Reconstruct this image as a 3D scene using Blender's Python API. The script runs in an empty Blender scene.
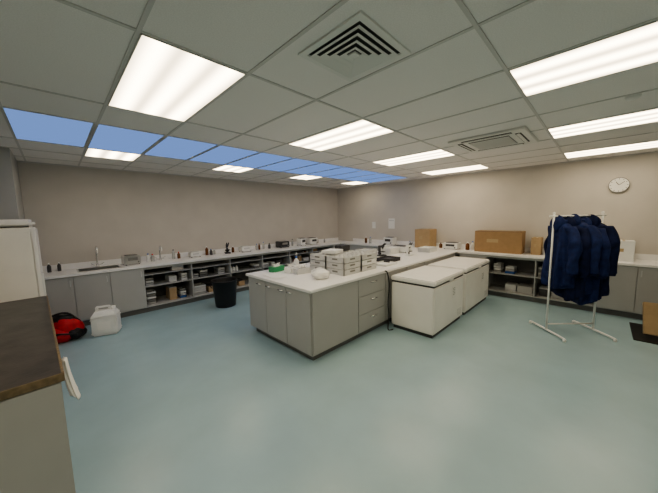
import bpy, bmesh, math, random
from mathutils import Vector, Matrix, Euler, noise
random.seed(7)
scn=bpy.context.scene
H=2.7; WX=7.07; WY=6.60

# ---------------------------------------------------------------- materials
def mat(name,col,rough=.5,metal=0.,noise_amt=0.,scale=20.,bump=0.,bscale=200.,trans=0.,spec=None,sheen=0.,detail=3.):
    m=bpy.data.materials.new(name);m.use_nodes=True
    nt=m.node_tree;b=nt.nodes['Principled BSDF']
    b.inputs['Base Color'].default_value=(*col,1);b.inputs['Roughness'].default_value=rough
    b.inputs['Metallic'].default_value=metal
    if trans: b.inputs['Transmission Weight'].default_value=trans
    if spec is not None: b.inputs['Specular IOR Level'].default_value=spec
    if sheen: b.inputs['Sheen Weight'].default_value=sheen
    tc=nt.nodes.new('ShaderNodeTexCoord')
    if noise_amt:
        n=nt.nodes.new('ShaderNodeTexNoise');n.inputs['Scale'].default_value=scale;n.inputs['Detail'].default_value=detail
        r=nt.nodes.new('ShaderNodeValToRGB')
        r.color_ramp.elements[0].position=.3;r.color_ramp.elements[1].position=.7
        a=1-noise_amt;c=1+noise_amt
        r.color_ramp.elements[0].color=(col[0]*a,col[1]*a,col[2]*a,1)
        r.color_ramp.elements[1].color=(min(1,col[0]*c),min(1,col[1]*c),min(1,col[2]*c),1)
        nt.links.new(tc.outputs['Object'],n.inputs['Vector']);nt.links.new(n.outputs['Fac'],r.inputs['Fac'])
        nt.links.new(r.outputs['Color'],b.inputs['Base Color'])
    if bump:
        n=nt.nodes.new('ShaderNodeTexNoise');n.inputs['Scale'].default_value=bscale
        bp=nt.nodes.new('ShaderNodeBump');bp.inputs['Strength'].default_value=bump;bp.inputs['Distance'].default_value=.01
        nt.links.new(tc.outputs['Object'],n.inputs['Vector']);nt.links.new(n.outputs['Fac'],bp.inputs['Height'])
        nt.links.new(bp.outputs['Normal'],b.inputs['Normal'])
    return m
def emis(name,col,s,streaks=False):
    m=bpy.data.materials.new(name);m.use_nodes=True;nt=m.node_tree;nt.nodes.clear()
    o=nt.nodes.new('ShaderNodeOutputMaterial');e=nt.nodes.new('ShaderNodeEmission')
    e.inputs['Color'].default_value=(*col,1);e.inputs['Strength'].default_value=s
    nt.links.new(e.outputs[0],o.inputs['Surface'])
    if streaks:
        tc=nt.nodes.new('ShaderNodeTexCoord');sp=nt.nodes.new('ShaderNodeSeparateXYZ')
        nt.links.new(tc.outputs['Object'],sp.inputs[0])
        mu=nt.nodes.new('ShaderNodeMath');mu.operation='MULTIPLY';mu.inputs[1].default_value=2*math.pi/.2
        nt.links.new(sp.outputs['X'],mu.inputs[0])
        co=nt.nodes.new('ShaderNodeMath');co.operation='COSINE';nt.links.new(mu.outputs[0],co.inputs[0])
        mr=nt.nodes.new('ShaderNodeMapRange');mr.inputs['From Min'].default_value=-1;mr.inputs['From Max'].default_value=1
        mr.inputs['To Min'].default_value=s*.42;mr.inputs['To Max'].default_value=s*1.4
        nt.links.new(co.outputs[0],mr.inputs['Value']);nt.links.new(mr.outputs[0],e.inputs['Strength'])
    return m
M={}
M['wall']=mat('wall_paint',(.60,.57,.53),.85,noise_amt=.03,scale=3,bump=.05)
M['ceil']=mat('ceiling_tile',(.87,.85,.84),.9,noise_amt=.05,scale=150,bump=.15,bscale=300)
M['tbar']=mat('ceiling_tbar',(.64,.63,.62),.5)
M['floor']=mat('vinyl_floor',(.365,.505,.56),.27,noise_amt=.05,scale=2.2,bump=.03,bscale=60,detail=8)
M['top']=mat('worktop_white',(.86,.86,.86),.3,noise_amt=.03,scale=300)
M['cab']=mat('cabinet_grey',(.45,.455,.45),.45,noise_amt=.02,scale=4)
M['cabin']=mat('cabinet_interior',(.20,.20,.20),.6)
M['kick']=mat('kickboard',(.17,.175,.175),.6)
M['white']=mat('white_enamel',(.87,.865,.84),.3,noise_amt=.02,scale=5)
M['paper']=mat('white_paper',(.85,.85,.83),.8)
M['plast']=mat('white_plastic',(.80,.81,.80),.45,noise_amt=.03,scale=10)
M['foam']=mat('grey_foam',(.62,.63,.63),.7,noise_amt=.05,scale=40)
M['black']=mat('black_plastic',(.015,.015,.017),.45)
M['dark']=mat('dark_grey',(.06,.06,.065),.5)
M['steel']=mat('stainless_steel',(.62,.62,.62),.28,1.)
M['chrome']=mat('chrome',(.8,.8,.8),.12,1.)
M['card']=mat('cardboard',(.36,.235,.125),.85,noise_amt=.06,scale=12)
M['card2']=mat('cardboard_light',(.44,.32,.19),.85,noise_amt=.06,scale=12)
M['tape']=mat('packing_tape',(.45,.34,.2),.3)
M['navy']=mat('navy_fabric',(.014,.026,.100),.8,noise_amt=.3,scale=14,bump=.3,bscale=90,spec=.25)
M['navy2']=mat('navy_fabric_dark',(.009,.015,.055),.8,noise_amt=.3,scale=14,bump=.3,bscale=90,spec=.2)
M['red']=mat('red_fabric',(.55,.025,.035),.7,noise_amt=.15,scale=20)
M['blue']=mat('blue_plastic',(.05,.15,.45),.4)
M['green']=mat('green_plastic',(.05,.3,.13),.4)
M['yellow']=mat('yellow_plastic',(.50,.52,.12),.4)
M['bench']=mat('worn_dark_laminate',(.060,.054,.050),.38,noise_amt=.35,scale=7,bump=.1,bscale=40,detail=9)
M['wood']=mat('wood_edge',(.20,.15,.09),.5,noise_amt=.25,scale=30)
M['vent']=mat('vent_metal',(.80,.80,.78),.5)
M['ventdk']=mat('vent_dark',(.07,.07,.07),.8)
M['ventmid']=mat('vent_mid',(.22,.22,.21),.8)
M['frame']=mat('light_frame',(.55,.55,.52),.5)
M['glass']=mat('bottle_plastic',(.7,.72,.7),.25,trans=.4)
M['amber']=mat('amber_bottle',(.16,.06,.02),.2)
LK=3.4
M['light']=emis('light_diffuser',(1.,.84,.60),LK,True)
M['sky']=emis('skylight_diffuser',(.27,.45,.95),.34)

# ---------------------------------------------------------------- builder
class B:
    def __init__(s,name,loc=(0,0,0),rz=0):
        s.name=name;s.bm=bmesh.new();s.mats=[];s.loc=loc;s.rz=rz
    def mi(s,m):
        if m not in s.mats:s.mats.append(m)
        return s.mats.index(m)
    def _add(s,t,m,smooth=False,X=None):
        if X is not None: bmesh.ops.transform(t,matrix=X,verts=t.verts)
        i=s.mi(m)
        for f in t.faces:
            f.material_index=i;f.smooth=smooth
        me=bpy.data.meshes.new('t');t.to_mesh(me);t.free()
        s.bm.from_mesh(me);bpy.data.meshes.remove(me)
    def box(s,c,d,m,bev=0.,rot=None,smooth=False):
        t=bmesh.new();bmesh.ops.create_cube(t,size=1)
        bmesh.ops.scale(t,vec=d,verts=t.verts)
        if bev: bmesh.ops.bevel(t,geom=t.edges[:],offset=bev,segments=2,affect='EDGES')
        X=Matrix.Translation(c)
        if rot: X=X@Euler(rot).to_matrix().to_4x4()
        s._add(t,m,smooth,X)
    def bb(s,a,b,m,bev=0.):
        s.box(((a[0]+b[0])/2,(a[1]+b[1])/2,(a[2]+b[2])/2),(abs(b[0]-a[0]),abs(b[1]-a[1]),abs(b[2]-a[2])),m,bev)
    def cyl(s,p0,p1,r0,r1=None,m='steel',seg=20,smooth=True):
        r1=r0 if r1 is None else r1
        p0=Vector(p0);p1=Vector(p1);d=p1-p0
        t=bmesh.new();bmesh.ops.create_cone(t,cap_ends=True,segments=seg,radius1=r0,radius2=r1,depth=d.length)
        X=Matrix.Translation((p0+p1)/2)@d.to_track_quat('Z','Y').to_matrix().to_4x4()
        i=s.mi(m);bmesh.ops.transform(t,matrix=X,verts=t.verts)
        for f in t.faces: f.material_index=i;f.smooth=smooth and len(f.verts)==4
        me=bpy.data.meshes.new('t');t.to_mesh(me);t.free();s.bm.from_mesh(me);bpy.data.meshes.remove(me)
    def loft(s,rings,m,cap=True,smooth=True):
        t=bmesh.new();R=[[t.verts.new(p) for p in r] for r in rings]
        n=len(rings[0])
        for a,b in zip(R[:-1],R[1:]):
            for k in range(n): t.faces.new((a[k],a[(k+1)%n],b[(k+1)%n],b[k]))
        if cap:
            t.faces.new(R[0][::-1]);t.faces.new(R[-1])
        bmesh.ops.recalc_face_normals(t,faces=t.faces)
        s._add(t,m,smooth)
    def lathe(s,prof,c,m,seg=24,smooth=True,cap=False):
        rings=[[(c[0]+r*math.cos(2*math.pi*k/seg),c[1]+r*math.sin(2*math.pi*k/seg),c[2]+z) for k in range(seg)] for r,z in prof]
        s.loft(rings,m,cap,smooth)
    def tube(s,pts,r,m,seg=8,smooth_it=True):
        pts=[Vector(p) for p in pts]
        if smooth_it and len(pts)>2:
            q=[]
            P=[pts[0]]+pts+[pts[-1]]
            for i in range(1,len(P)-2):
                for j in range(6):
                    u=j/6;a,b,c,d=P[i-1],P[i],P[i+1],P[i+2]
                    q.append(.5*((2*b)+(c-a)*u+(2*a-5*b+4*c-d)*u*u+(3*b-3*c+d-a)*u**3))
            q.append(pts[-1]);pts=q
        rings=[];nrm=None
        for i,p in enumerate(pts):
            tg=(pts[min(i+1,len(pts)-1)]-pts[max(i-1,0)]).normalized()
            if nrm is None:
                nrm=tg.orthogonal().normalized()
            nrm=(nrm-tg*nrm.dot(tg))
            nrm=nrm.normalized() if nrm.length>1e-6 else tg.orthogonal().normalized()
            bn=tg.cross(nrm)
            rr=r(i/(len(pts)-1)) if callable(r) else r
            rings.append([p+nrm*rr*math.cos(2*math.pi*k/seg)+bn*rr*math.sin(2*math.pi*k/seg) for k in range(seg)])
        s.loft(rings,m)
    def tray(s,c,d,m,w=.006):   # open tray, c = bottom centre
        x,y,z=c;a,b,h=d
        s.box((x,y,z+w/2),(a,b,w),m)
        for sg in(-1,1):
            s.box((x+sg*(a/2-w/2),y,z+h/2),(w,b,h),m);s.box((x,y+sg*(b/2-w/2),z+h/2),(a,w,h),m)
    def bottle(s,c,r,h,m,cap='blue'):
        s.lathe([(0.001,0),(r*.95,0),(r,.01),(r,h*.62),(r*.75,h*.74),(r*.35,h*.82),(r*.35,h*.88)],c,m,16)
        s.lathe([(r*.42,h*.87),(r*.42,h),(0.001,h)],c,cap,16)
    def done(s):
        me=bpy.data.meshes.new(s.name);s.bm.to_mesh(me);s.bm.free()
        for m in s.mats: me.materials.append(M[m])
        o=bpy.data.objects.new(s.name,me);scn.collection.objects.link(o)
        o.location=s.loc;o.rotation_euler=(0,0,s.rz)
        return o

# ---------------------------------------------------------------- room shell
X0,Y0=-3.0,-3.2
def simple(name,a,b,m):
    o=B(name);o.bb(a,b,m);return o.done()
simple('floor',(X0,Y0,-.1),(WX,WY,0),'floor')
simple('ceiling',(X0,Y0,H),(WX,WY,H+.1),'ceil')
simple('wall_left',(X0-.1,WY,-.1),(WX+.1,WY+.1,H+.1),'wall')
simple('wall_right',(WX,Y0-.1,-.1),(WX+.1,WY,H+.1),'wall')
simple('wall_rear',(X0-.1,Y0-.1,-.1),(WX,Y0,H+.1),'wall')
simple('wall_side',(X0-.1,Y0,-.1),(X0,WY,H+.1),'wall')
simple('wall_column',(-1.6,5.50,0),(-.32,WY,H),'cab')
# ceiling grid
G=.62
gx=[.41+G*k-.015 for k in range(-5,11)]
gy=[-2.0+.04,-.72,.525,1.75,3.0,3.62,4.86,5.48,6.10]
o=B('trim_ceiling_grid')
for x in gx:o.bb((x-.011,Y0,H-.006),(x+.011,WY,H+.001),'tbar')
for y in gy:o.bb((X0,y-.011,H-.0065),(WX,y+.011,H+.001),'tbar')
o.bb((X0,WY-.02,H-.02),(WX,WY,H),'tbar');o.bb((WX-.02,Y0,H-.02),(WX,WY,H),'tbar')
o.done()
# lights
def light(x,y,w,l):
    o=B('ceiling_light_panel',(x+w/2,y+l/2,0));e=.008
    o.bb((-w/2,-l/2,H-.010),(-w/2+e,l/2,H-.001),'frame');o.bb((w/2-e,-l/2,H-.010),(w/2,l/2,H-.001),'frame')
    o.bb((-w/2,-l/2,H-.010),(w/2,-l/2+e,H-.001),'frame');o.bb((-w/2,l/2-e,H-.010),(w/2,l/2,H-.001),'frame')
    o.bb((-w/2+e,-l/2+e,H-.008),(w/2-e,l/2-e,H-.002),'light')
    o.done()
for x in(.405,2.265,4.125,5.985):
    light(x,1.755,.60,1.24)
    light(x,-.71,.60,1.225)
    light(x,4.87,.60,.60)
light(-1.45,-.71,.59,1.22);light(-1.45,1.77,.59,1.22)
for i in range(11):
    x=-.225+G*i
    if x+.6>WX:break
    o=B('skylight_panel',(x+.3,4.24,0))
    o.bb((-.298,-.605,H-.006),(.298,.605,H-.001),'sky')
    o.bb((-.304,-.61,H-.009),(-.288,.61,H-.001),'frame');o.bb((.288,-.61,H-.009),(.304,.61,H-.001),'frame')
    o.done()
# square diffuser
def sq(r,z): return [(-r,-r,z),(r,-r,z),(r,r,z),(-r,r,z)]
o=B('air_vent_diffuser',(1.355,1.11,H))
o.box((0,0,-.002),(.42,.42,.004),'ventdk')
o.loft([sq(.240,-.001),sq(.237,-.010),sq(.200,-.012),sq(.194,-.003)],'vent',cap=False,smooth=False)
for R in(.188,.146,.104,.062):
    o.loft([sq(R,-.018),sq(R-.002,-.020),sq(R-.029,-.009),sq(R-.028,-.007)],'vent',cap=False,smooth=False)
o.box((0,0,-.014),(.05,.05,.008),'vent')
o.done()
o=B('air_conditioner_cassette',(4.25,1.10,H))
o.box((0,0,-.014),(.90,.86,.026),'vent',.008)
o.box((0,0,-.030),(.50,.46,.006),'ventmid')
for i in range(13):
    o.box((-.228+i*.038,0,-.035),(.016,.46,.006),'vent')
for sg in(-1,1):
    o.box((sg*.35,0,-.0285),(.06,.56,.003),'ventdk');o.box((0,sg*.33,-.0285),(.56,.06,.003),'ventdk')
    o.box((sg*.35,0,-.032),(.040,.54,.004),'vent',rot=(0,.3*sg,0));o.box((0,sg*.33,-.032),(.54,.040,.004),'vent',rot=(.3*sg,0,0))
o.done()
o=B('smoke_detector',(3.55,-.12,H));o.lathe([(.05,0),(.05,-.012),(.038,-.03),(.001,-.035)],(0,0,0),'plast');o.done()

# ---------------------------------------------------------------- counters
CT=.90; TH=.035
FY=5.90  # front of left worktop
FX=6.40
def shelf_items(o,x0,x1,y0,y1,z,hmax,axis='x',dens=.5):
    p=x0+.04
    while p<x1-.12:
        w=random.uniform(.10,.28);w=min(w,x1-.03-p);k=random.random()
        h=random.uniform(.35,.85)*hmax
        d=random.uniform(.22,.34)
        if random.random()<dens:
            def pt(a,b): return (a,b) if axis=='x' else (b,a)
            cx,cy=pt(p+w/2,y0+.05+d/2)
            sx,sy=pt(w,d)
            if k<.45:
                n=int(h/.05)+1
                for i in range(n): o.tray((cx,cy,z+i*.05),(sx*.95,sy,.04),random.choice(['plast','foam','cab','cab','ventmid','blue' if i==0 else 'foam']))
            elif k<.8:
                o.box((cx,cy,z+h/2),(sx*.95,sy,h),random.choice(['cab','card2','foam','plast','dark','ventmid']),.004)
                o.box((cx,cy,z+h+.004),(sx*.98,sy*1.01,.01),random.choice(['cab','dark','foam']),.002)
            else:
                q=p+.04
                while q<p+w-.03:
                    bx,by=pt(q,y0+.10);o.bottle((bx,by,z),.032,min(h,.24),random.choice(['plast','glass','amber','plast']),random.choice(['blue','black','plast','red']))
                    bx,by=pt(q,y0+.22);o.bottle((bx,by,z),.032,min(h,.22),random.choice(['dark','glass','amber']),'black')
                    q+=.075
        p+=w+random.uniform(.02,.08)

# left counter
o=B('sink_counter')
XL=-.30; E=.004
sx0,sx1,sy0,sy1=.22,.78,6.06,6.44
o.bb((XL,FY,CT-TH),(sx0,WY-E,CT),'top');o.bb((sx1,FY,CT-TH),(WX-E,WY-E,CT),'top')
o.bb((sx0,FY,CT-TH),(sx1,sy0,CT),'top');o.bb((sx0,sy1,CT-TH),(sx1,WY-E,CT),'top')
o.bb((XL,WY-.02,CT),(WX-E,WY-E,CT+.10),'top')
BY=FY+.04
o.bb((XL,BY+.06,0),(FX,WY-E,.10),'kick')
o.bb((XL,BY,.10),(FX,WY-E,.118),'cab')
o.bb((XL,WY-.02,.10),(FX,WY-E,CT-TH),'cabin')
o.bb((XL,BY+.02,CT-TH-.05),(FX,BY+.04,CT-TH),'cab')
divs=[XL,.14,.60,1.09,1.93,2.76,3.60,4.44,5.28,6.12]
for d in divs:
    o.bb((d-.009,BY+.004,.118),(d+.009,WY-.02,CT-TH),'cab')
for a,b in zip(divs[:3],divs[1:4]):
    o.bb((a+.003,BY-.018,.11),(b-.003,BY+.002,CT-TH-.005),'cab',.003)
    o.bb((b-.05,BY-.03,.70),(b-.035,BY-.02,.80),'steel')
for a,b in zip(divs[3:-1],divs[4:]):
    o.bb((a+.009,BY+.06,.47),(b-.009,WY-.02,.488),'cab')
    o.bb((a+.009,BY+.03,.70),(b-.009,WY-.02,.715),'cab')
o.bb((6.12,BY-.015,.11),(FX,BY+.002,CT-TH),'cab')
o.done()
o=B('shelf_supplies')
for a,b in zip(divs[3:-1],divs[4:]):
    shelf_items(o,a,b,BY+.08,WY,.118,.30,dens=.75)
    shelf_items(o,a,b,BY+.08,WY,.488,.18,dens=.75)
    shelf_items(o,a,b,BY+.08,WY,.715,.10,dens=.3)
o.done()
# sink
o=B('steel_sink')
o.bb((sx0-.015,sy0-.015,CT),(sx0+.01,sy1+.015,CT+.004),'steel');o.bb((sx1-.01,sy0-.015,CT),(sx1+.015,sy1+.015,CT+.004),'steel')
o.bb((sx0,sy0-.015,CT),(sx1,sy0+.01,CT+.004),'steel');o.bb((sx0,sy1-.01,CT),(sx1,sy1+.015,CT+.004),'steel')
o.tray(((sx0+sx1)/2,(sy0+sy1)/2,CT-.2),(sx1-sx0-.01,sy1-sy0-.01,.2),'steel')
o.cyl(((sx0+sx1)/2,(sy0+sy1)/2,CT-.194),((sx0+sx1)/2,(sy0+sy1)/2,CT-.19),.04,None,'dark')
o.done()
def tap(x,y,h=.32):
    o=B('gooseneck_tap',(x,y,CT))
    o.cyl((0,0,0),(0,0,.05),.030,.024,'chrome')
    o.tube([(0,0,.04),(0,0,h*.7),(0,-.03,h*.95),(0,-.09,h),(0,-.15,h*.93),(0,-.165,h*.75)],.014,'chrome',10)
    o.cyl((0,-.165,h*.76),(0,-.165,h*.68),.016,.015,'chrome')
    for sg in(-1,1):
        o.tube([(0,0,.03),(sg*.06,0,.04),(sg*.08,0,.06)],.009,'chrome');o.box((sg*.085,-.02,.07),(.014,.07,.012),'chrome',.003)
    o.done()
tap(.50,6.50,.38)
tap(1.50,6.48,.30)

# right counter
o=B('laboratory_counter')
YE=-1.9
YT=FY-.002
o.bb((FX,YE,CT-TH),(WX-E,YT,CT),'top')
o.bb((WX-.02,YE,CT),(WX-E,YT,CT+.10),'top')
BX=FX+.04
o.bb((BX+.06,YE,0),(WX-E,YT,.10),'kick')
o.bb((BX,YE,.10),(WX-E,YT,.118),'cab')
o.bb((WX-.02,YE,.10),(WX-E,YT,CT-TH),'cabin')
o.bb((BX+.02,YE,CT-TH-.05),(BX+.04,YT,CT-TH),'cab')
rd=[YE,-1.45,-.95,-.45,.0,.85,1.70]
for d in rd: o.bb((BX+.004,d-.009,.118),(WX-.02,d+.009,CT-TH),'cab')
for a,b in zip(rd[:4],rd[1:5]):
    o.bb((BX-.018,a+.003,.11),(BX+.002,b-.003,CT-TH-.005),'cab',.003)
    o.bb((BX-.03,b-.05,.70),(BX-.02,b-.035,.80),'steel')
for a,b in zip(rd[4:-1],rd[5:]):
    o.bb((BX+.06,a+.009,.47),(WX-.02,b-.009,.488),'cab')
o.bb((BX-.015,1.70,.11),(BX+.002,2.24,CT-TH),'cab');o.bb((BX-.015,3.82,.11),(BX+.002,YT,CT-TH),'cab')
o.done()
o=B('shelf_supplies')
for a,b in zip(rd[4:-1],rd[5:]):
    shelf_items(o,a,b,BX+.08,WX,.118,.28,'y',dens=.8)
    shelf_items(o,a,b,BX+.08,WX,.488,.28,'y',dens=.8)
o.done()

# island / peninsula
IX0,IX1,IY0,IY1=1.98,FX-.002,2.29,3.78
o=B('island_bench')
o.bb((IX0,IY0,CT-TH),(IX1,IY1,CT),'top',.004)
bx0,by0,by1=IX0+.04,IY0+.035,IY1-.04
o.bb((bx0+.05,by0+.05,0),(IX1,by1-.05,.085),'kick')
o.bb((bx0,by0,.085),(IX1,by1,CT-TH),'cab')
w=(by1-by0)/3
for i in range(3):
    a=by0+w*i;o.bb((bx0-.018,a+.003,.095),(bx0,a+w-.003,CT-TH-.006),'cab',.003)
for yy in(by0+w*.80,by0+w*1.2,by0+w*1.8,by0+w*2.2+.05):
    o.cyl((bx0-.04,yy-.05,.80),(bx0-.04,yy+.05,.80),.008,None,'chrome')
    for s_ in(-1,1):o.cyl((bx0-.04,yy+s_*.045,.80),(bx0-.01,yy+s_*.045,.80),.006,None,'chrome')
o.bb((bx0+.003,by0-.018,.095),(2.86,by0,CT-TH-.006),'cab',.003)
dz=[.095,.35,.61,CT-TH-.006]
for a,b in zip(dz[:-1],dz[1:]):
    for xa,xb in((2.87,3.52),(3.53,4.18),(4.19,4.84),(4.85,5.5)):
        o.bb((xa,by0-.018,a+.002),(xb-.004,by0,b-.003),'cab',.003)
        m=(xa+xb)/2;zz=b-.07
        o.cyl((m-.07,by0-.045,zz),(m+.07,by0-.045,zz),.009,None,'chrome')
        for s_ in(-1,1):o.cyl((m+s_*.06,by0-.045,zz),(m+s_*.06,by0-.01,zz),.006,None,'chrome')
o.done()

# ---------------------------------------------------------------- freezers
def freezer(x,y,w,d,h):
    o=B('chest_freezer',(x+w/2,y+d/2,0))
    o.box((0,0,.05+(h-.14)/2),(w,d,h-.14),'white',.018)
    o.box((0,0,h-.082),(w-.02,d-.02,.02),'dark')
    o.box((0,0,h-.035),(w+.01,d+.015,.07),'white',.015)
    o.box((0,0,.03),(w-.06,d-.06,.06),'dark')
    for sx in(-1,1):
        for sy in(-1,1): o.cyl((sx*(w/2-.07),sy*(d/2-.07),0),(sx*(w/2-.07),sy*(d/2-.07),.06),.02,None,'black')
    for i in range(6): o.box((w/2-.16,-d/2-.001,.12+i*.018),(.18,.004,.006),'foam')
    o.box((0,-d/2-.012,h-.06),(.14,.02,.03),'plast',.006)
    o.box((w/2-.42,-d/2-.002,h-.28),(.13,.003,.19),'paper')
    for i in range(5): o.box((w/2-.42,-d/2-.0045,h-.22-i*.025),(.09,.001,.006),'ventmid')
    return o.done()
freezer(3.58,1.56,1.12,.68,.82)
freezer(4.82,1.56,1.32,.68,.82)
o=B('power_cable')
o.tube([(3.45,2.272,.905),(3.47,2.24,.88),(3.50,2.225,.7),(3.46,2.215,.4),(3.50,2.225,.2),(3.44,2.20,.015),(3.50,2.15,.012)],.009,'black')
o.done()

# ---------------------------------------------------------------- coat rack + jackets
P0=Vector((4.94,.48,0));ux=Vector((.68,-.73,0)).normalized();L=.66;P1=P0+ux*L
ang=math.atan2(ux.y,ux.x)
o=B('coat_rack',(P0.x,P0.y,0),ang)
RZ=1.68
for x in(0,L):
    o.tube([(x,0,.03),(x,0,RZ+.03)],.013,'plast',12,False)
    o.tube([(x,-.33,.022),(x,-.30,.034),(x,0,.038),(x,.30,.034),(x,.33,.022)],.014,'plast',10)
    for y in(-.325,.325):o.cyl((x,y,0),(x,y,.03),.018,None,'plast')
    o.lathe([(.016,0),(.018,.02),(.001,.03)],(x,0,RZ+.03),'plast',12)
o.tube([(-.06,0,RZ),(L+.04,0,RZ)],.012,'plast',12,False)
o.tube([(0,0,.12),(L,0,.12)],.010,'plast',12,False)
o.done()
def jacket(t,tw,seed,m,zs=1.60,ln=.80,w=1.,spread=0.):
    rnd=random.Random(seed)
    c=P0+ux*t
    o=B('hanging_jacket',(c.x,c.y,0),ang+math.pi/2+tw)   # local x = across shoulders, y = along rail
    n=56;ph=[rnd.uniform(0,6.28) for _ in range(6)]
    prof=[(0,.06,.045),(.02,.09,.06),(.05,.15,.07),(.10,.19,.075),(.2,.205,.08),(.4,.205,.085),(.6,.21,.09),(.8,.22,.095),(.95,.225,.10),(1,.22,.095)]
    def ip(t):
        for a,b in zip(prof[:-1],prof[1:]):
            if t<=b[0]:
                u=(t-a[0])/(b[0]-a[0]);return a[1]+(b[1]-a[1])*u,a[2]+(b[2]-a[2])*u
        return prof[-1][1:]
    rings=[]
    for i in range(37):
        tt=i/36;tt=tt**1.3;hw,hd=ip(tt);z=zs-ln*tt;r=[]
        for k in range(n):
            a=2*math.pi*k/n
            f=1+min(1,tt*1.6)*(.28*math.sin(6*a+ph[0]+1.5*tt)+.18*math.sin(11*a+ph[1]-2*tt))+.08*math.sin(9*tt+ph[2]+2*a)
            ca,sa=math.cos(a),math.sin(a)
            r.append((w*hw*math.copysign(abs(ca)**.8,ca)*(1+.4*(f-1)),hd*math.copysign(abs(sa)**.8,sa)*f,z+.05*math.sin(2*a+ph[3])*tt))
        rings.append(r)
    o.loft(rings,m)
    for sg in(-1,1):
        rr=[]
        sw=rnd.uniform(-.05,.05)+spread;out=rnd.uniform(-.02,.03)
        for i in range(24):
            u=i/23
            cx=sg*w*(.17+.09*min(1,u*3)+out*u);cy=sw*u+.02*math.sin(5*u+ph[4]);z=zs-.06-u*.62
            ra=.060+.022*math.sin(min(1,u*3)*1.57)-.026*u
            rr.append([(cx+ra*math.cos(a)*(1+.12*math.sin(3*a+6*u+ph[5])),cy+ra*.95*math.sin(a)*(1+.20*math.sin(2*a+14*u+ph[1])),z) for a in [2*math.pi*k/18 for k in range(18)]])
        o.loft(rr,m)
        cz=rr[-1][0][2];cx=sum(p[0] for p in rr[-1])/18;cy=sum(p[1] for p in rr[-1])/18
        o.lathe([(.046,0),(.048,-.02),(.042,-.05),(.03,-.051)],(cx,cy,cz+.01),'navy2',14)
    o.lathe([(.075,-.03),(.082,.0),(.07,.03),(.05,.028),(.04,-.02)],(0,0,zs),m,20)
    hood=[]
    for i in range(11):
        v=-math.pi/2+math.pi*i/10
        hood.append([( .12*math.cos(v)*math.cos(a)*(1+.08*math.sin(4*a+ph[2])),.05+.07*math.cos(v)*math.sin(a),zs-.03+.11*math.sin(v)+.02*math.cos(a*2)) for a in [2*math.pi*k/20 for k in range(20)]])
    o.loft(hood,m)
    o.tube([(0,-.075,zs-.05),(0,-.09,zs-.3),(0,-.095,zs-ln+.05)],.008,'navy2',6)
    o.tube([(0,0,zs-.02),(0,0,zs+.04),(.015,0,zs+.065),(0,0,zs+.095),(-.015,0,zs+.075)],.003,'steel',6)
    o.done()
jacket(.11,-.15,1,'navy',1.60,.90,1.0,-.04)
jacket(.22,.1,2,'navy2',1.58,1.02,1.0)
jacket(.33,-.1,3,'navy',1.61,.95,1.05)
jacket(.44,.15,4,'navy',1.57,1.08,1.0)
jacket(.54,.2,5,'navy2',1.60,1.0,.95,.03)

# ---------------------------------------------------------------- clock
o=B('wall_clock',(WX,-.17,2.19))
def disc(r,x0,x1,m): o.cyl((x0,0,0),(x1,0,0),r,None,m,40)
disc(.132,-.035,-.001,'ventmid');disc(.122,-.038,-.03,'paper')
for i in range(12):
    a=i*math.pi/6;o.box((-.039,.105*math.sin(a),.105*math.cos(a)),(.002,.006,.018),'black',rot=(-a,0,0))
o.box((-.041,.02,.03),(.002,.008,.065),'black',rot=(-.6,0,0));o.box((-.042,-.035,.03),(.002,.006,.09),'black',rot=(.85,0,0))
o.done()

# ---------------------------------------------------------------- bin, jerry can, bag
o=B('waste_bin',(2.30,5.26,0))
o.lathe([(.001,.0),(.185,.0),(.19,.01),(.235,.50),(.25,.505),(.25,.53),(.236,.53),(.228,.50),(.182,.02),(.001,.02)],(0,0,0),'black',32)
o.tube([(-.25,0,.49),(-.28,0,.44),(-.25,0,.40)],.008,'black');o.tube([(.25,0,.49),(.28,0,.44),(.25,0,.40)],.008,'black')
o.done()
o=B('jerry_can',(.44,5.34,0),-.35)
o.box((0,0,.15),(.32,.24,.30),'plast',.022)
o.loft([[(sx*a,sy*b,z) for sx,sy in((-1,-1),(1,-1),(1,1),(-1,1))] for z,a,b in((.285,.155,.115),(.31,.152,.112),(.37,.115,.075),(.375,.09,.05))],'plast',smooth=False)
o.box((-.02,0,.425),(.18,.035,.03),'plast',.01);o.box((-.10,0,.395),(.035,.035,.07),'plast',.008);o.box((.06,0,.395),(.035,.035,.07),'plast',.008)
o.cyl((.105,0,.33),(.105,0,.42),.028,None,'plast')
o.box((0,-.1215,.16),(.16,.003,.12),'paper')
for z in(.05,.26): o.box((0,0,z),(.328,.248,.012),'plast',.004)
o.done()
o=B('sports_bag',(-.02,5.50,0),-.3)
def blob(c,d,m,seed):
    t=bmesh.new();bmesh.ops.create_icosphere(t,subdivisions=4,radius=1)
    for v in t.verts:
        k=1+.16*noise.noise(v.co*2+Vector((seed,0,0)))+.05*noise.noise(v.co*6+Vector((seed,3,0)))
        p=v.co*k
        v.co=Vector((c[0]+p.x*d[0],c[1]+p.y*d[1],max(0.002,c[2]+p.z*d[2])))
    o._add(t,m,True)
blob((0,0,.16),(.22,.15,.20),'red',1);blob((-.06,-.08,.11),(.17,.13,.13),'red',4);blob((.12,-.02,.10),(.12,.14,.10),'black',9);blob((-.02,.0,.31),(.15,.10,.07),'black',12)
o.tube([(-.2,-.02,.22),(-.12,-.05,.38),(.05,-.02,.40),(.18,0,.24)],.014,'black')
o.tube([(-.2,-.12,.10),(0,-.22,.16),(.18,-.16,.10)],.012,'black')
o.done()

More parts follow.
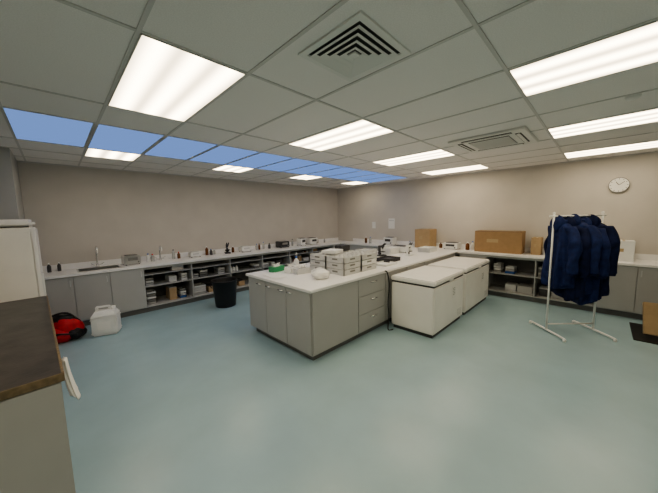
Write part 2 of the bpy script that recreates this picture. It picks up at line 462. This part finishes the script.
# ---------------------------------------------------------------- left foreground: bench, fridge
o=B('workbench',(-.045,2.06,0),.038)
D=2.36
o.bb((-1.3,0,.86),(0,D,.90),'bench',.004)
o.bb((-1.3,-.012,.856),(.012,0,.902),'wood',.002);o.bb((0,0,.856),(.012,D,.902),'wood',.002)
o.bb((-1.28,.01,.0),(-.004,D-.02,.86),'cab')
o.bb((-.68,-.008,.06),(-.006,.011,.85),'cab',.003);o.bb((-1.27,-.008,.06),(-.69,.011,.85),'cab',.003)
o.bb((-1.2,-.004,.0),(-.03,.02,.05),'kick')
o.done()
o=B('refrigerator',(-.50,4.86,0))
o.box((0,0,.86),(.66,.68,1.66),'white',.025)
o.box((0,0,1.72),(.665,.69,.09),'white',.03)
o.box((.32,0,1.18),(.05,.66,.98),'white',.02);o.box((.32,0,.36),(.05,.66,.58),'white',.02)
o.box((.355,-.27,1.0),(.02,.03,.30),'plast',.006);o.box((.355,-.27,.5),(.02,.03,.2),'plast',.006)
for sx in(-1,1):
    for sy in(-1,1):o.cyl((sx*.28,sy*.28,0),(sx*.28,sy*.28,.04),.02,None,'black')
o.done()
# thin paper towel sheet hung against the bench side
o=B('hanging_towel')
rr=[]
for i in range(20):
    u=i/19
    cx=-.030+.030*u*u;cy=2.40-.02*u;z=.85-.25*u
    a_=.012+.010*u;b_=.04+.015*u
    rr.append([(cx+a_*math.cos(a)*(1+.22*math.sin(5*a+3*u)),cy+b_*math.sin(a)*(1+.22*math.sin(4*a-2*u)),z+.02*math.sin(2*a)*u) for a in [2*math.pi*k/28 for k in range(28)]])
o.loft(rr,'paper')
o.done()

# ---------------------------------------------------------------- counter-top things
def carton(name,loc,d,m='card',rz=0):
    o=B(name,loc,rz)
    a,b,h=d
    o.box((0,0,h/2),d,m,.004)
    o.box((0,0,h+.0006),(a*.12 if a<b else a*1.001,b*1.001 if a<b else b*.12,.0015),'tape')
    o.box((0,0,h+.0003),(.003 if a<b else a,b if a<b else .003,.0012),'dark')
    o.box((-a/2-.001,0,h-.004),(.003,b*.98,.006),'dark' if m=='card' else m)
    o.box((-a/2-.001,b*.1,h*.55),(.0015,b*.25,h*.16),'tape')
    return o.done()
carton('cardboard_box',(6.80,1.56,CT),(.34,.88,.46))
carton('cardboard_box',(6.78,3.22,CT),(.40,.40,.47),'card2')
carton('cardboard_box',(6.84,.90,CT),(.26,.16,.34),'card2')
carton('white_carton',(6.80,-.28,CT),(.32,.26,.34),'plast')
carton('white_carton',(6.80,.02,CT),(.3,.22,.22),'plast')
carton('white_carton',(6.85,.66,CT),(.25,.22,.24),'paper')

def microscope(x,y,rz=0,s=1.,m='plast'):
    o=B('microscope',(x,y,CT),rz)
    o.box((0,0,.02*s),(.18*s,.24*s,.04*s),m,.01*s)
    o.box((0,.08*s,.15*s),(.07*s,.06*s,.26*s),m,.012*s)
    o.box((0,.02*s,.29*s),(.08*s,.18*s,.06*s),m,.012*s)
    o.box((0,-.02*s,.13*s),(.14*s,.13*s,.012*s),'black',.003*s)
    o.cyl((0,-.03*s,.27*s),(0,-.03*s,.22*s),.035*s,.025*s,'dark')
    for a in(-1,1):
        o.cyl((a*.014*s,-.03*s,.22*s),(a*.02*s,-.035*s,.17*s),.01*s,None,'steel')
        o.cyl((a*.028*s,-.04*s,.31*s),(a*.03*s,-.13*s,.37*s),.018*s,.016*s,'black')
        o.cyl((a*.03*s,.08*s,.09*s),(a*.065*s,.08*s,.09*s),.022*s,None,'black')
    o.done()
microscope(2.9,6.36,-.3,.7,'dark')
microscope(4.75,3.2,1.2,.7,'dark');microscope(5.15,2.8,1.5,.7,'plast')
def instrument(x,y,rz,d,m='steel',m2='dark'):
    o=B('laboratory_instrument',(x,y,CT),rz)
    a,b,h=d
    for sx in(-1,1):
        for sy in(-1,1):o.cyl((sx*a*.4,sy*b*.4,0),(sx*a*.4,sy*b*.4,.012),.012,None,'black')
    o.box((0,0,.012+h/2),(a,b,h),m,.01)
    o.box((0,-b/2-.003,.012+h*.62),(a*.6,.006,h*.35),m2,.002)
    o.cyl((a*.33,-b/2-.015,.012+h*.25),(a*.33,-b/2,.012+h*.25),h*.08,None,m2)
    o.box((0,0,.012+h+.006),(a*.7,b*.7,.012),m2,.004)
    o.done()
instrument(.98,6.32,.1,(.26,.22,.16),'steel','ventmid')
instrument(3.35,6.35,0,(.26,.2,.12),'plast','foam')
instrument(4.5,6.35,0,(.30,.25,.16),'dark','steel')
instrument(5.6,6.35,0,(.3,.25,.18),'plast')
instrument(2.15,6.38,0,(.22,.18,.10),'plast','foam');instrument(5.15,6.3,.1,(.22,.2,.2),'plast')
instrument(5.6,3.25,1.57,(.4,.34,.12),'plast');instrument(6.80,4.3,-1.57,(.3,.25,.2),'plast')
instrument(6.80,2.55,-1.57,(.34,.28,.14),'plast')
o=B('reagent_bottles')
for (x,y) in[(1.28,6.44),(1.35,6.40),(1.75,6.46),(1.84,6.42),(2.45,6.46),(2.53,6.42),(2.62,6.46),(3.08,6.45),(3.7,6.38),(3.8,6.42),(3.95,6.46),(4.1,6.4),(4.8,6.45),(4.9,6.42),(5.35,6.46),(5.9,6.42),(-.12,6.46),(0.0,6.50),(6.2,6.4)]:
    o.bottle((x,y,CT),random.uniform(.024,.037),random.uniform(.11,.21),random.choice(['plast','glass','amber','dark']),random.choice(['blue','black','red','plast']))
for (x,y) in[(6.85,5.2),(6.8,5.0),(6.85,3.7),(6.85,2.85),(6.8,2.2),(6.9,2.12)]:
    o.bottle((x,y,CT),random.uniform(.03,.045),random.uniform(.13,.22),random.choice(['plast','glass','amber']),random.choice(['blue','black','plast']))
o.done()
o=B('tube_rack_stack',(3.18,2.86,CT))
def rack(cx,cy,z,a,b,h,nx,ny,m):
    o.box((cx,cy,z+.03),(a-.01,b-.01,.06),m)
    for sg in(-1,1):
        o.box((cx+sg*a/2,cy,z+h/2),(.012,b+.012,h),m,.002);o.box((cx,cy+sg*b/2,z+h/2),(a+.012,.012,h),m,.002)
    for i in range(1,nx): o.box((cx-a/2+a*i/nx,cy,z+h/2),(.010,b,h*.96),m)
    for j in range(1,ny): o.box((cx,cy-b/2+b*j/ny,z+h/2),(a,.010,h*.96),m)
    for sg in(-1,1):
        o.box((cx+sg*(a/2+.007),cy,z+h*.6),(.002,b*.3,h*.28),'ventmid');o.box((cx,cy+sg*(b/2+.007),z+h*.6),(a*.3,.002,h*.28),'ventmid')
for lev in range(3):
    z=lev*.088
    rack(-.20,-.18,z,.36,.34,.08,4,4,'foam')
    rack(-.20,.19,z,.36,.34,.08,4,4,'foam')
    rack(.20,-.18,z,.36,.34,.08,4,4,'plast' if lev==1 else 'foam')
    rack(.20,.19,z,.36,.34,.08,4,4,'foam')
o.box((-.12,.12,.29),(.3,.24,.05),'plast',.006,rot=(0,0,.3));o.box((.2,.2,.31),(.22,.16,.09),'dark',.01)
o.done()
def glovebox(x,y,z,rz,m,m2):
    o=B('glove_box',(x,y,z),rz)
    o.box((0,0,.04),(.24,.12,.08),m,.003);o.box((0,0,.0805),(.12,.05,.002),m2)
    for k in range(5):
        a=k*.05-.1
        o.tube([(a*.5,0,.078),(a*.6,.01,.11),(a*.9,.02,.12)],lambda u:.012*(1-u*.5),'plast',6)
    o.done()
glovebox(2.52,3.34,CT,.4,'plast','dark');glovebox(2.56,3.14,CT,-.1,'foam','dark');glovebox(2.40,3.56,CT,.2,'green','paper')
o=B('plastic_bag',(2.50,2.66,CT+.0))
blob((0,0,.05),(.13,.10,.07),'plast',5)
blob((.08,.12,.05),(.12,.09,.07),'foam',8)
o.done()
o=B('wash_bottle',(2.74,3.50,CT));o.bottle((0,0,0),.045,.2,'plast','blue');o.tube([(0,0,.19),(0,0,.25),(.03,.03,.26),(.07,.06,.22)],.004,'plast',6);o.done()
o=B('paper_sheet',(2.18,3.05,CT+.001))
for i in range(4):o.box((random.uniform(-.02,.02),random.uniform(-.3,.3),.001+.002*i),(.21,.297,.001),'paper',rot=(0,0,random.uniform(-.3,.3)))
o.done()
o=B('sample_trays',(0,0,CT))
for (x,y,n,m) in[(3.95,3.2,3,'plast'),(4.3,2.75,2,'dark'),(4.35,3.3,5,'foam'),(5.2,3.3,4,'plast'),(6.0,2.8,3,'plast'),(3.95,2.6,1,'plast')]:
    for i in range(n):o.tray((x+random.uniform(-.01,.01),y,i*.035),(.36,.28,.032),m)
o.done()
# wall bits
o=B('wall_notice',(WX-.001,4.42,1.50));o.box((-.003,0,0),(.004,.21,.30),'paper');o.box((-.006,0,.09),(.001,.16,.03),'foam');o.done()
o=B('wall_socket',(WX-.001,5.05,1.45));o.box((-.008,0,0),(.014,.13,.20),'plast',.004);o.box((-.016,.03,0),(.003,.02,.03),'paper');o.box((-.016,-.03,0),(.003,.02,.03),'paper');o.done()
# mat and leaning cardboard at right
o=B('floor_mat');o.bb((5.38,-1.6,0),(6.20,-.40,.012),'black',.004);o.done()
o=B('flattened_carton',(5.72,-.80,.014),0)
o.box((0,0,.235),(.06,.62,.44),'card2',.004,rot=(.0,.42,.1));o.box((.08,0.02,.225),(.03,.56,.40),'card',.003,rot=(.0,.42,.1))
o.done()

# ---------------------------------------------------------------- world, camera
w=bpy.data.worlds.new('world');scn.world=w;w.use_nodes=True
w.node_tree.nodes['Background'].inputs[0].default_value=(.5,.6,.7,1);w.node_tree.nodes['Background'].inputs[1].default_value=.3
f,p,yaw,roll=273.1,.1077,.7849,-.0187
cy_,sy_=math.cos(yaw),math.sin(yaw)
F=Vector((cy_*math.cos(p),sy_*math.cos(p),-math.sin(p)))
r0=Vector((sy_,-cy_,0));u0=r0.cross(F)
R=r0*math.cos(roll)+u0*math.sin(roll);U=-r0*math.sin(roll)+u0*math.cos(roll)
cam=bpy.data.cameras.new('camera');co=bpy.data.objects.new('camera',cam);scn.collection.objects.link(co)
cam.sensor_width=36;cam.lens=f/658*36;cam.clip_start=.05
Mx=Matrix((( R.x,U.x,-F.x,0),(R.y,U.y,-F.y,0),(R.z,U.z,-F.z,1.728),(0,0,0,1)))
co.matrix_world=Mx
scn.camera=co
scn.view_settings.view_transform='AgX'
try: scn.view_settings.look='AgX - Medium High Contrast'
except Exception as e: print(e)
scn.view_settings.exposure=0.92
